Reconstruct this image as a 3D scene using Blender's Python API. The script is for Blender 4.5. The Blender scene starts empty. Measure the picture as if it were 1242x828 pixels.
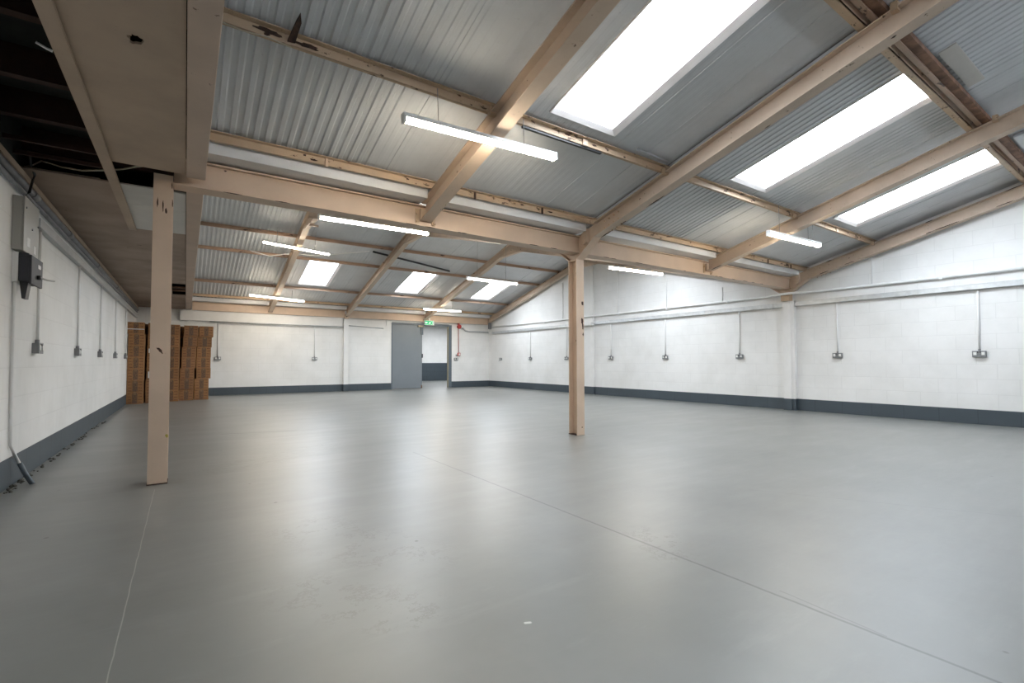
import bpy, bmesh, math, random
from mathutils import Vector, Matrix
random.seed(7)
C = bpy.context.scene.collection
PI = math.pi

# ------------------------------------------------------------------ camera
F_PX, CY = 580.93, 421.04
YAW, PITCH, ROLL = math.radians(34.283), math.radians(1.769), math.radians(-0.062)
CAM_H = 0.94
fw = Vector((math.sin(YAW) * math.cos(PITCH), math.cos(YAW) * math.cos(PITCH), math.sin(PITCH)))
rt = Vector((math.cos(YAW), -math.sin(YAW), 0)); up = rt.cross(fw)
r2 = rt * math.cos(ROLL) + up * math.sin(ROLL); u2 = -rt * math.sin(ROLL) + up * math.cos(ROLL)
cam = bpy.data.cameras.new('camera'); co = bpy.data.objects.new('camera', cam); C.objects.link(co)
co.matrix_world = Matrix(((r2.x, u2.x, -fw.x, 0), (r2.y, u2.y, -fw.y, 0), (r2.z, u2.z, -fw.z, CAM_H), (0, 0, 0, 1)))
cam.sensor_width = 36; cam.lens = 36 * F_PX / 1242; cam.shift_y = (CY - 414) / 1242
cam.clip_start = 0.02
bpy.context.scene.camera = co

# ------------------------------------------------------------------ room measures
XL, XR, YB, YF = -1.09, 9.85, 16.06, -3.0      # inner faces of the walls
YV = 4.69                                      # valley beam line
Z0, S = 2.70, 0.262                            # underside of roof sheets at the eaves, slope
R1, R2 = -1.15, 10.34                          # ridges
def zroof(y):
    if y < R1: return Z0 + S * (4.60 - R1) - S * (R1 - y)
    if y < YV: return Z0 + S * (4.60 - y)
    if y < R2: return Z0 + S * (y - 4.78)
    return Z0 + S * (15.98 - y)
ZC = 2.42                                      # boarded aisle ceiling

# ------------------------------------------------------------------ materials
def new_mat(name):
    m = bpy.data.materials.new(name); m.use_nodes = True
    nt = m.node_tree; b = nt.nodes['Principled BSDF']
    return m, nt, b
def N(nt, t, **k):
    n = nt.nodes.new(t)
    for a, v in k.items(): setattr(n, a, v)
    return n
def ramp(nt, fac, stops):
    r = N(nt, 'ShaderNodeValToRGB'); e = r.color_ramp.elements
    while len(e) < len(stops): e.new(0.5)
    for i, (p, c) in enumerate(stops):
        e[i].position = p; e[i].color = (*c, 1) if len(c) == 3 else c
    nt.links.new(fac, r.inputs[0]); return r.outputs[0]
def noise(nt, scale, detail=3, rough=0.6, vec=None, stretch=None):
    n = N(nt, 'ShaderNodeTexNoise'); n.inputs['Scale'].default_value = scale
    n.inputs['Detail'].default_value = detail; n.inputs['Roughness'].default_value = rough
    if vec is None:
        tc = N(nt, 'ShaderNodeTexCoord'); vec = tc.outputs['Object']
    if stretch:
        mp = N(nt, 'ShaderNodeMapping'); mp.inputs['Scale'].default_value = stretch
        nt.links.new(vec, mp.inputs[0]); vec = mp.outputs[0]
    nt.links.new(vec, n.inputs['Vector']); return n.outputs['Fac']
def mix(nt, fac, a, b):
    m = N(nt, 'ShaderNodeMix', data_type='RGBA')
    if isinstance(fac, (int, float)): m.inputs[0].default_value = fac
    else: nt.links.new(fac, m.inputs[0])
    for i, v in ((6, a), (7, b)):
        if isinstance(v, tuple): m.inputs[i].default_value = (*v, 1)
        else: nt.links.new(v, m.inputs[i])
    return m.outputs[2]
def math_n(nt, op, a, b=0.0, c=0.0):
    m = N(nt, 'ShaderNodeMath', operation=op)
    for i, v in enumerate((a, b, c)):
        if isinstance(v, (int, float)): m.inputs[i].default_value = v
        else: nt.links.new(v, m.inputs[i])
    return m.outputs[0]
def bump(nt, b, h, strength=0.2, dist=0.01):
    n = N(nt, 'ShaderNodeBump'); n.inputs['Strength'].default_value = strength; n.inputs['Distance'].default_value = dist
    nt.links.new(h, n.inputs['Height']); nt.links.new(n.outputs[0], b.inputs['Normal'])
def simple(name, col, rough=0.5, metal=0.0, var=0.08, scale=6, spec=0.5):
    m, nt, b = new_mat(name)
    b.inputs['Roughness'].default_value = rough; b.inputs['Metallic'].default_value = metal
    b.inputs['Specular IOR Level'].default_value = spec
    f = noise(nt, scale)
    lo = tuple(c * (1 - var) for c in col); hi = tuple(min(1, c * (1 + var)) for c in col)
    nt.links.new(ramp(nt, f, [(0.3, lo), (0.7, hi)]), b.inputs['Base Color'])
    return m
def painted(name, col, chip=0.0, chip_col=(0.07, 0.035, 0.02), rough=0.5, scale=7, stretch=None, grime=0.25):
    """paint on steel or board: soft mottling, a little grime and chips down to rust"""
    m, nt, b = new_mat(name); b.inputs['Roughness'].default_value = rough
    f = noise(nt, 2.2, 4)
    lo = tuple(c * (1 - grime * 0.55) for c in col)
    base = ramp(nt, f, [(0.32, lo), (0.62, col)])
    f2 = noise(nt, 38, 2)
    base = mix(nt, ramp(nt, f2, [(0.66, (0, 0, 0)), (0.76, (0.35, 0.35, 0.35))]), base, tuple(c * 0.7 for c in col))
    if chip > 0:
        f3 = noise(nt, scale, 6, 0.72, stretch=stretch)
        e = 0.66 - chip
        base = mix(nt, ramp(nt, f3, [(e, (0, 0, 0)), (e + 0.02, (1, 1, 1))]), base, chip_col)
    nt.links.new(base, b.inputs['Base Color']); bump(nt, b, f2, 0.08, 0.004)
    return m
def blockwork(name, col, mortar, axis, rough=0.7, mortar_mix=0.5, bstr=0.25):
    m, nt, b = new_mat(name); b.inputs['Roughness'].default_value = rough
    tc = N(nt, 'ShaderNodeTexCoord'); sp = N(nt, 'ShaderNodeSeparateXYZ'); cb = N(nt, 'ShaderNodeCombineXYZ')
    nt.links.new(tc.outputs['Object'], sp.inputs[0])
    nt.links.new(sp.outputs[axis], cb.inputs[0]); nt.links.new(sp.outputs[2], cb.inputs[1])
    br = N(nt, 'ShaderNodeTexBrick'); br.inputs['Scale'].default_value = 1
    br.inputs['Brick Width'].default_value = 0.45; br.inputs['Row Height'].default_value = 0.225
    br.inputs['Mortar Size'].default_value = 0.006; br.inputs['Mortar Smooth'].default_value = 0.6
    br.inputs['Color1'].default_value = (*col, 1); br.inputs['Color2'].default_value = (*(c * 0.975 for c in col), 1)
    br.inputs['Mortar'].default_value = (*mortar, 1)
    nt.links.new(cb.outputs[0], br.inputs['Vector'])
    f = noise(nt, 1.3, 5, 0.65)
    dirt = ramp(nt, f, [(0.3, (0.9, 0.9, 0.89)), (0.62, (1, 1, 1))])
    mm = N(nt, 'ShaderNodeMix', data_type='RGBA', blend_type='MULTIPLY'); mm.inputs[0].default_value = 1
    nt.links.new(br.outputs['Color'], mm.inputs[6]); nt.links.new(dirt, mm.inputs[7])
    nt.links.new(mm.outputs[2], b.inputs['Base Color'])
    f2 = noise(nt, 55, 3)
    h = math_n(nt, 'ADD', math_n(nt, 'MULTIPLY', br.outputs['Fac'], -1.0), math_n(nt, 'MULTIPLY', f2, 0.35))
    bump(nt, b, h, bstr, 0.006)
    return m

def floor_material():
    m, nt, b = new_mat('painted_concrete_floor')
    tc = N(nt, 'ShaderNodeTexCoord'); P = tc.outputs['Object']
    wob = N(nt, 'ShaderNodeTexNoise'); wob.inputs['Scale'].default_value = 7; nt.links.new(P, wob.inputs['Vector'])
    va = N(nt, 'ShaderNodeVectorMath', operation='MULTIPLY_ADD')
    va.inputs[1].default_value = (0.008, 0.008, 0); va.inputs[2].default_value = (-0.004, -0.004, 0)
    nt.links.new(wob.outputs['Color'], va.inputs[0])
    ad = N(nt, 'ShaderNodeVectorMath', operation='ADD'); nt.links.new(P, ad.inputs[0]); nt.links.new(va.outputs[0], ad.inputs[1])
    Pw = ad.outputs[0]
    def seg(a, c, w, vec=Pw):
        """1 on the segment a-c of half width w, 0 away from it"""
        A = Vector(a); D = Vector(c) - A; L2 = D.length_squared
        s = N(nt, 'ShaderNodeVectorMath', operation='SUBTRACT'); nt.links.new(vec, s.inputs[0]); s.inputs[1].default_value = A
        d = N(nt, 'ShaderNodeVectorMath', operation='DOT_PRODUCT'); nt.links.new(s.outputs[0], d.inputs[0]); d.inputs[1].default_value = D / L2
        t = N(nt, 'ShaderNodeClamp'); nt.links.new(d.outputs['Value'], t.inputs[0])
        sc = N(nt, 'ShaderNodeVectorMath', operation='SCALE'); sc.inputs[0].default_value = D; nt.links.new(t.outputs[0], sc.inputs['Scale'])
        e = N(nt, 'ShaderNodeVectorMath', operation='DISTANCE'); nt.links.new(s.outputs[0], e.inputs[0]); nt.links.new(sc.outputs[0], e.inputs[1])
        mr = N(nt, 'ShaderNodeMapRange'); nt.links.new(e.outputs['Value'], mr.inputs[0])
        mr.inputs[1].default_value = w * 0.6; mr.inputs[2].default_value = w * 1.4; mr.inputs[3].default_value = 1; mr.inputs[4].default_value = 0
        return mr.outputs[0]
    f = noise(nt, 0.9, 5, 0.6, P)
    base = ramp(nt, f, [(0.3, (0.145, 0.151, 0.142)), (0.7, (0.195, 0.199, 0.188))])
    f2 = noise(nt, 1.6, 6, 0.7, P, (0.5, 2.2, 1))
    base = mix(nt, ramp(nt, f2, [(0.56, (0, 0, 0)), (0.75, (0.30, 0.30, 0.30))]), base, (0.33, 0.325, 0.31))
    # specks of grit
    vo = N(nt, 'ShaderNodeTexVoronoi'); vo.inputs['Scale'].default_value = 2.6; nt.links.new(P, vo.inputs['Vector'])
    sp = ramp(nt, vo.outputs['Distance'], [(0.022, (1, 1, 1)), (0.036, (0, 0, 0))])
    base = mix(nt, sp, base, (0.05, 0.045, 0.04))
    # worn and peeled patches with a shape of their own
    pe = noise(nt, 5.5, 7, 0.75, P)
    edge = ramp(nt, pe, [(0.53, (0, 0, 0)), (0.545, (1, 1, 1)), (0.56, (1, 1, 1)), (0.575, (0, 0, 0))])
    zone = math_n(nt, 'MAXIMUM', seg((0.62, 2.9, 0), (0.9, 2.2, 0), 0.20, P), seg((0.45, 2.1, 0), (0.7, 1.75, 0), 0.15, P))
    zone = math_n(nt, 'MAXIMUM', zone, seg((2.1, 1.75, 0), (2.0, 1.55, 0), 0.13, P))
    zone = math_n(nt, 'MAXIMUM', zone, seg((0.3, 5.0, 0), (1.3, 5.6, 0), 0.25, P))
    base = mix(nt, math_n(nt, 'MULTIPLY', math_n(nt, 'MULTIPLY', edge, zone), 0.6), base, (0.10, 0.095, 0.085))
    # joints and cracks
    for a, c, w, col, k in (((1.985, 4.75, 0), (1.99, -3, 0), 0.0065, (0.06, 0.06, 0.06), 0.85),
                            ((2.035, 1.03, 0), (2.0, 0.66, 0), 0.004, (0.09, 0.09, 0.09), 0.7),
                            ((-0.173, 4.45, 0), (-0.18, -3, 0), 0.0018, (0.50, 0.48, 0.45), 0.6),
                            ((3.45, 1.95, 0), (4.4, 0.35, 0), 0.004, (0.10, 0.10, 0.10), 0.6),
                            ((0.42, 7.36, 0), (1.27, 7.17, 0), 0.022, (0.05, 0.05, 0.05), 0.85),
                            ((0.15, 5.0, 0), (1.15, 5.35, 0), 0.008, (0.12, 0.11, 0.10), 0.5),
                            ((2.05, 4.75, 0), (4.1, 4.66, 0), 0.006, (0.14, 0.135, 0.13), 0.5),
                            ((4.4, 4.68, 0), (9.7, 4.75, 0), 0.007, (0.14, 0.135, 0.13), 0.5),
                            ((4.36, 4.62, 0), (4.42, 4.6, 0), 0.02, (0.07, 0.06, 0.05), 0.8),
                            ((1.03, 1.425, 0), (1.045, 1.418, 0), 0.006, (0.6, 0.6, 0.58), 0.9)):
        base = mix(nt, math_n(nt, 'MULTIPLY', seg(a, c, w), k), base, col)
    nt.links.new(base, b.inputs['Base Color'])
    rr = ramp(nt, f2, [(0.3, (0.36, 0.36, 0.36)), (0.75, (0.50, 0.50, 0.50))]); nt.links.new(rr, b.inputs['Roughness'])
    b.inputs['Specular IOR Level'].default_value = 0.5
    b.inputs['Coat Weight'].default_value = 0.6; b.inputs['Coat Roughness'].default_value = 0.36; b.inputs['Coat IOR'].default_value = 1.5
    f3 = noise(nt, 3.0, 4, 0.55, P); bump(nt, b, f3, 0.12, 0.02)
    return m

def cardboard_material(name, tint):
    """brown board with rows of dark print and a dark emblem column down the middle, unreadable"""
    m, nt, b = new_mat(name); b.inputs['Roughness'].default_value = 0.8
    tc = N(nt, 'ShaderNodeTexCoord'); sp = N(nt, 'ShaderNodeSeparateXYZ'); nt.links.new(tc.outputs['Generated'], sp.inputs[0])
    X, Z = sp.outputs[0], sp.outputs[2]
    f = noise(nt, 9, 4)
    base = ramp(nt, f, [(0.3, tuple(c * 0.8 for c in tint)), (0.7, tint)])
    cx = math_n(nt, 'ABSOLUTE', math_n(nt, 'SUBTRACT', X, 0.5)); cz = math_n(nt, 'ABSOLUTE', math_n(nt, 'SUBTRACT', Z, 0.5))
    emb = math_n(nt, 'MULTIPLY', math_n(nt, 'LESS_THAN', cx, 0.15), math_n(nt, 'LESS_THAN', cz, 0.44))
    n2 = noise(nt, 55, 2)
    emb = math_n(nt, 'MULTIPLY', emb, ramp(nt, n2, [(0.38, (0.05, 0.05, 0.05)), (0.52, (0.85, 0.85, 0.85))]))
    oi = N(nt, 'ShaderNodeObjectInfo'); hs = N(nt, 'ShaderNodeHueSaturation'); nt.links.new(base, hs.inputs['Color'])
    nt.links.new(math_n(nt, 'MULTIPLY_ADD', oi.outputs['Random'], 0.35, 0.80), hs.inputs['Value']); base = hs.outputs[0]
    base = mix(nt, emb, base, (0.07, 0.055, 0.05))
    rows = math_n(nt, 'LESS_THAN', math_n(nt, 'ABSOLUTE', math_n(nt, 'SUBTRACT', math_n(nt, 'FRACT', math_n(nt, 'MULTIPLY', Z, 4.0)), 0.5)), 0.13)
    sid = math_n(nt, 'MULTIPLY', math_n(nt, 'GREATER_THAN', cx, 0.2), math_n(nt, 'LESS_THAN', cx, 0.42))
    n3 = noise(nt, 80, 1)
    pr = math_n(nt, 'MULTIPLY', math_n(nt, 'MULTIPLY', rows, sid), ramp(nt, n3, [(0.42, (0, 0, 0)), (0.52, (0.95, 0.95, 0.95))]))
    base = mix(nt, pr, base, (0.11, 0.03, 0.02))
    nt.links.new(base, b.inputs['Base Color'])
    return m

CREAM = (0.64, 0.486, 0.364)
M = {}
M['cream'] = painted('cream_steel_paint', CREAM, 0.0, grime=0.22)
M['cream_worn'] = painted('worn_cream_steel_paint', (0.56, 0.41, 0.275), 0.065, (0.10, 0.055, 0.03), scale=9, stretch=(0.5, 1, 1), grime=0.4)
M['cream_rafter'] = painted('cream_rafter_paint', (0.59, 0.462, 0.355), 0.015, (0.09, 0.05, 0.03), scale=11, grime=0.3)
M['cream_far'] = painted('brown_purlin_paint', (0.42, 0.285, 0.20), 0.05, (0.06, 0.032, 0.02), scale=6, stretch=(0.4, 1, 1), grime=0.4)
M['rust'] = simple('rust', (0.05, 0.025, 0.016), 0.85, 0, 0.5, 30)
M['timber'] = simple('brown_timber', (0.20, 0.105, 0.065), 0.75, 0, 0.45, 9)
M['joist'] = simple('dark_red_joist_timber', (0.045, 0.018, 0.012), 0.8, 0, 0.3, 8)
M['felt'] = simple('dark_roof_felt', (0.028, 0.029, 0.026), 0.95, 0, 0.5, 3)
M['sheet'] = painted('pale_grey_roof_sheet', (0.635, 0.648, 0.665), 0.0, rough=0.40, grime=0.18)
M['sheet_out'] = simple('outer_roof_sheet', (0.25, 0.25, 0.25), 0.8)
M['gutter'] = painted('white_gutter_paint', (0.72, 0.73, 0.74), 0.0, rough=0.45, grime=0.15)
M['board'] = painted('tan_ceiling_board', (0.47, 0.36, 0.27), 0.0, rough=0.8, grime=0.3)
M['board_brown'] = painted('brown_ceiling_board', (0.36, 0.27, 0.21), 0.012, (0.12, 0.09, 0.07), rough=0.85, scale=2.5, grime=0.5)
M['board_white'] = painted('white_ceiling_board', (0.60, 0.57, 0.53), 0.0, rough=0.8, grime=0.2)
M['boxing'] = painted('cream_boxing_paint', (0.56, 0.43, 0.34), 0.01, (0.2, 0.14, 0.1), scale=10, grime=0.25)
M['wall_x'] = blockwork('white_block_wall_x', (0.83, 0.825, 0.81), (0.77, 0.765, 0.75), 0)
M['wall_y'] = blockwork('white_block_wall_y', (0.83, 0.825, 0.815), (0.765, 0.76, 0.75), 1)
M['wall_l'] = blockwork('white_left_wall', (0.82, 0.815, 0.80), (0.76, 0.755, 0.74), 1, bstr=0.12)
M['white'] = painted('white_wall_paint', (0.82, 0.81, 0.795), 0.0, rough=0.6, grime=0.12)
M['band_x'] = blockwork('slate_block_band_x', (0.058, 0.076, 0.092), (0.04, 0.052, 0.065), 0, 0.55)
M['band_y'] = blockwork('slate_block_band_y', (0.058, 0.076, 0.092), (0.04, 0.052, 0.065), 1, 0.55)
M['slate'] = painted('slate_door_paint', (0.20, 0.225, 0.25), 0.0, rough=0.45, grime=0.1)
M['slate_dark'] = painted('slate_frame_paint', (0.12, 0.145, 0.17), 0.0, rough=0.45, grime=0.1)
M['stop'] = simple('olive_door_edge', (0.36, 0.33, 0.24), 0.6)
M['floor'] = floor_material()
M['galv'] = simple('galvanised_steel', (0.60, 0.62, 0.635), 0.4, 0.5, 0.12, 9)
M['galv_dark'] = simple('dull_grey_steel_pipe', (0.24, 0.24, 0.25), 0.5, 0.3, 0.2, 6)
M['grey_duct'] = simple('grey_cable_duct', (0.42, 0.43, 0.44), 0.5, 0.0, 0.1)
M['white_plastic'] = simple('white_plastic', (0.80, 0.80, 0.78), 0.4, 0, 0.03)
M['conduit'] = simple('white_painted_conduit', (0.80, 0.80, 0.79), 0.5, 0, 0.05)
M['metal_plate'] = simple('brushed_metal_plate', (0.26, 0.27, 0.28), 0.4, 0.6, 0.15, 30)
M['black'] = simple('black_plastic', (0.025, 0.025, 0.028), 0.45, 0, 0.2)
M['grey_box'] = painted('grey_enclosure_paint', (0.40, 0.39, 0.36), 0.0, rough=0.5, grime=0.12)
M['dark_box'] = painted('dark_switch_enclosure', (0.034, 0.035, 0.042), 0.0, rough=0.6, grime=0.1)
M['steel'] = simple('bright_steel', (0.55, 0.54, 0.52), 0.3, 0.9, 0.05)
M['paper'] = simple('white_paper', (0.72, 0.72, 0.70), 0.7, 0, 0.03)
M['red'] = simple('red_plastic', (0.42, 0.035, 0.03), 0.4, 0, 0.1)
M['red_dull'] = simple('red_fire_cable', (0.42, 0.14, 0.12), 0.5, 0, 0.1)
M['cable'] = simple('cream_cable', (0.52, 0.47, 0.36), 0.6, 0, 0.1)
M['reveal'] = painted('pinkish_white_reveal', (0.90, 0.85, 0.83), 0.0, rough=0.6, grime=0.15)
M['rubble'] = simple('dusty_rubble', (0.12, 0.115, 0.10), 0.9, 0, 0.5, 20)
M['card'] = cardboard_material('brown_cardboard', (0.33, 0.165, 0.065))
M['card2'] = cardboard_material('reddish_cardboard', (0.32, 0.158, 0.066))
def emissive(name, col, strength):
    m, nt, b = new_mat(name); b.inputs['Base Color'].default_value = (*(0.85 * c for c in col), 1)
    b.inputs['Emission Color'].default_value = (*col, 1); b.inputs['Emission Strength'].default_value = strength
    return m
M['tube'] = emissive('glowing_tube', (1.0, 0.88, 0.70), 48)
M['exit_green'] = emissive('lit_exit_green', (0.0, 0.42, 0.16), 0.35)
M['exit_white'] = emissive('lit_exit_white', (0.9, 1.0, 0.95), 0.45)
def glass():
    m, nt, b = new_mat('rooflight_pane'); nt.nodes.remove(b)
    t = N(nt, 'ShaderNodeBsdfTransparent'); t.inputs[0].default_value = (0.93, 0.95, 0.97, 1)
    g = N(nt, 'ShaderNodeBsdfGlossy'); g.inputs['Roughness'].default_value = 0.1
    x = N(nt, 'ShaderNodeMixShader'); x.inputs[0].default_value = 0.06
    nt.links.new(t.outputs[0], x.inputs[1]); nt.links.new(g.outputs[0], x.inputs[2])
    nt.links.new(x.outputs[0], nt.nodes['Material Output'].inputs[0]); return m
M['glass'] = glass()
M['grime'] = simple('grey_grime', (0.30, 0.30, 0.30), 0.9)

# ------------------------------------------------------------------ mesh builder
class MB:
    def __init__(s): s.v = []; s.f = []; s.mi = []; s.sm = []
    def poly(s, pts, mi=0):
        b = len(s.v); s.v += [Vector(p) for p in pts]; s.f.append(tuple(range(b, b + len(pts)))); s.mi.append(mi); s.sm.append(False); return s
    def extrude(s, pts, d, mi=0):
        """closed prism: polygon pts pushed by vector d"""
        d = Vector(d); n = len(pts); b = len(s.v)
        s.v += [Vector(p) for p in pts] + [Vector(p) + d for p in pts]
        s.f.append(tuple(range(b + n - 1, b - 1, -1))); s.f.append(tuple(range(b + n, b + 2 * n)))
        for i in range(n):
            j = (i + 1) % n; s.f.append((b + i, b + j, b + n + j, b + n + i))
        s.mi += [mi] * (n + 2); s.sm += [False] * (n + 2); return s
    def box(s, x0, x1, y0, y1, z0, z1, mi=0):
        return s.extrude([(x0, y0, z0), (x1, y0, z0), (x1, y1, z0), (x0, y1, z0)], (0, 0, z1 - z0), mi)
    def tube(s, path, r, n=8, mi=0, caps=True):
        P = [Vector(p) for p in path]; b = len(s.v); m = len(P)
        for i, p in enumerate(P):
            t = (P[min(i + 1, m - 1)] - P[max(i - 1, 0)]).normalized()
            a = Vector((0, 0, 1)) if abs(t.z) < 0.9 else Vector((1, 0, 0))
            u = t.cross(a).normalized(); w = u.cross(t).normalized()
            for k in range(n):
                q = 2 * PI * k / n; s.v.append(p + (u * math.cos(q) + w * math.sin(q)) * r)
        for i in range(m - 1):
            for k in range(n):
                l = (k + 1) % n
                s.f.append((b + i * n + k, b + i * n + l, b + (i + 1) * n + l, b + (i + 1) * n + k)); s.mi.append(mi); s.sm.append(True)
        if caps:
            s.f.append(tuple(range(b, b + n))); s.f.append(tuple(range(b + (m - 1) * n + n - 1, b + (m - 1) * n - 1, -1))); s.mi += [mi] * 2; s.sm += [False] * 2
        return s
    def ibeam(s, a, c, width, depth, tf=0.012, tw=0.009, side=None):
        """I-section from a to c (points at the middle of the underside); section stays vertical"""
        a = Vector(a); c = Vector(c); d = c - a
        sd = Vector(side) if side else Vector((d.y, -d.x, 0)).normalized()
        w, t = width / 2, tw / 2
        prof = [(-w, 0), (w, 0), (w, tf), (t, tf), (t, depth - tf), (w, depth - tf), (w, depth), (-w, depth), (-w, depth - tf), (-t, depth - tf), (-t, tf), (-w, tf)]
        return s.extrude([a + sd * p + Vector((0, 0, q)) for p, q in prof], d)
    def sphere(s, c, r, n=8, mi=0, squash=1.0):
        c = Vector(c); b = len(s.v); m = n // 2
        for i in range(m + 1):
            t = PI * i / m
            for k in range(n):
                q = 2 * PI * k / n; s.v.append(c + Vector((math.sin(t) * math.cos(q), math.sin(t) * math.sin(q), math.cos(t) * squash)) * r)
        for i in range(m):
            for k in range(n):
                l = (k + 1) % n; s.f.append((b + i * n + k, b + (i + 1) * n + k, b + (i + 1) * n + l, b + i * n + l)); s.mi.append(mi); s.sm.append(True)
        return s
    def build(s, name, mat, parent=None, origin=None):
        if origin is None:
            if parent is not None: origin = world_of(parent)
            else:
                lo = Vector([min(v[i] for v in s.v) for i in range(3)]); hi = Vector([max(v[i] for v in s.v) for i in range(3)])
                origin = Vector(((lo.x + hi.x) / 2, (lo.y + hi.y) / 2, lo.z))
        origin = Vector(origin)
        me = bpy.data.meshes.new(name); me.from_pydata([v - origin for v in s.v], [], s.f)
        for m in (mat if isinstance(mat, (list, tuple)) else [mat]): me.materials.append(m)
        me.polygons.foreach_set('material_index', s.mi); me.polygons.foreach_set('use_smooth', s.sm)
        bm = bmesh.new(); bm.from_mesh(me); bmesh.ops.recalc_face_normals(bm, faces=bm.faces); bm.to_mesh(me); bm.free()
        o = bpy.data.objects.new(name, me); C.objects.link(o)
        if parent is not None:
            o.parent = parent
            o.location = origin - world_of(parent)
        else: o.location = origin
        return o
def world_of(o):
    v = Vector(o.location)
    while o.parent is not None: o = o.parent; v = v + Vector(o.location)
    return v
def bevel(o, w=0.004, seg=2):
    m = o.modifiers.new('bevel', 'BEVEL'); m.width = w; m.segments = seg; m.limit_method = 'ANGLE'; return o
def tag(o, label, cat, group=None, kind='thing'):
    o['label'] = label; o['category'] = cat
    if group: o['group'] = group
    o['kind'] = kind
    return o
def empty(name, loc, label, cat, group=None):
    o = bpy.data.objects.new(name, None); C.objects.link(o); o.location = loc; o.empty_display_size = 0.1
    return tag(o, label, cat, group)
def struct(o, label=None):
    o['kind'] = 'structure'
    if label: o['label'] = label
    return o
def copy_tree(o, parent=None):
    c = o.copy(); C.objects.link(c)
    if parent is not None: c.parent = parent; c.matrix_parent_inverse = o.matrix_parent_inverse.copy()
    for ch in list(o.children): copy_tree(ch, c)
    return c
def blob(c, ax, bx, rx, ry, n=14, seed=0, jag=0.45):
    """ragged outline round c in the plane of ax, bx"""
    r = random.Random(seed); c = Vector(c); ax = Vector(ax); bx = Vector(bx); out = []
    for i in range(n):
        t = 2 * PI * i / n; k = 1 - jag * r.random()
        out.append(c + ax * (rx * k * math.cos(t)) + bx * (ry * k * math.sin(t)))
    return out
def chip(c, ax, bx, rx, ry, nrm, parent, seed, name='paint_chip', mat='rust'):
    return MB().extrude(blob(c, ax, bx, rx, ry, seed=seed), Vector(nrm) * 0.0015).build(name, M[mat], parent)

# ================================================================== SETTING
struct(MB().box(-2, 16, YF - 0.3, 24, -0.2, 0).build('floor', M['floor'], origin=(0, 0, 0)), 'grey painted concrete floor')
# walls
def gable(x0, x1, name, mat):
    pts = [(x0, YF, 0), (x0, YB + 0.25, 0)] + [(x0, y, zroof(y) + 0.10) for y in (YB + 0.25, R2, YV, R1, YF)]
    return MB().extrude(pts, (x1 - x0, 0, 0)).build(name, mat, origin=(0, 0, 0))
struct(gable(XR, XR + 0.22, 'wall_right', M['wall_y']), 'white painted block wall on the right')
struct(MB().box(XL - 0.22, XL, YF, YB + 0.25, 0, 3.0).build('wall_left', M['wall_l'], origin=(0, 0, 0)), 'white painted wall on the left')
DX0, DX1, DZ = 5.885, 8.215, 2.33
wb = MB().box(XL - .2, DX0, YB, YB + .22, 0, 3.0).box(DX1, XR + .1, YB, YB + .22, 0, 3.0).box(DX0, DX1, YB, YB + .22, DZ, 3.0)
struct(wb.build('wall_back', M['wall_x'], origin=(0, 0, 0)), 'white painted block wall at the far end')
CW = (0.6, 9.4, 3.20, 3.50)      # added clerestory window, unseen behind the camera, to light the beam fronts
struct(MB().box(XL - .2, XR + .2, YF - .22, YF, 0, CW[2]).box(XL - .2, XR + .2, YF - .22, YF, CW[3], 3.85).box(XL - .2, CW[0], YF - .22, YF, CW[2], CW[3]).box(CW[1], XR + .2, YF - .22, YF, CW[2], CW[3]).build('wall_front', M['slate_dark'], origin=(0, 0, 0)))  # unseen wall, set close and dark to cut bounce onto the near floor
cm = MB().box(CW[0], CW[1], YF - .14, YF - .08, CW[2], CW[2] + .03).box(CW[0], CW[1], YF - .14, YF - .08, CW[3] - .03, CW[3])
for q in range(9): cm.box(CW[0] + q * 1.096, CW[0] + q * 1.096 + .03, YF - .14, YF - .08, CW[2], CW[3])
cwf = struct(cm.build('window_10', M['white'], origin=(5, YF, 3.3)))
MB().box(CW[0], CW[1], YF - .115, YF - .107, CW[2], CW[3]).build('pane', M['glass'], cwf)
L = bpy.data.lights.new('portal', 'AREA'); L.shape = 'RECTANGLE'; L.size = CW[1] - CW[0]; L.size_y = CW[3] - CW[2]; L.cycles.is_portal = True
lo = bpy.data.objects.new('sky_portal', L); C.objects.link(lo); lo.location = ((CW[0] + CW[1]) / 2, YF - .17, (CW[2] + CW[3]) / 2); lo.rotation_euler = (PI / 2, 0, 0)
lo.rotation_euler = (-PI / 2, 0, 0)
# slate painted bottom course
BZ = 0.222
struct(MB().box(XR - .004, XR, YF, YB, 0, BZ).build('baseboard_right', M['band_y'], origin=(0, 0, 0)), 'slate painted bottom course of the right wall')
struct(MB().box(XL, XL + .004, YF, YB, 0, BZ).build('baseboard_left', M['band_y'], origin=(0, 0, 0)), 'slate painted bottom course of the left wall')
struct(MB().box(XL, DX0 - .0, YB - .004, YB, 0, BZ).box(DX1 + .0, XR, YB - .004, YB, 0, BZ).build('baseboard_back', M['band_x'], origin=(0, 0, 0)), 'slate painted bottom course of the far wall')
# pilasters and lintel
def trim(name, x0, x1, y0, y1, z0, z1, mat, label, band=None):
    mb = MB().box(x0, x1, y0, y1, z0 if band is None else BZ, z1, 0)
    if band: mb.box(x0, x1, y0, y1, z0, BZ, 1)
    return struct(mb.build(name, [M[mat]] + ([M[band]] if band else []), origin=(0, 0, 0)), label)
trim('trim_1', 9.80, XR, 10.18, 10.66, 0, 3.95, 'white', 'white painted pier on the right wall behind the centre column', 'band_y')
trim('trim_2', XL + .95, 4.20, 15.98, YB, 2.11, 2.40, 'white', 'white painted lintel along the top of the far wall')
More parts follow.
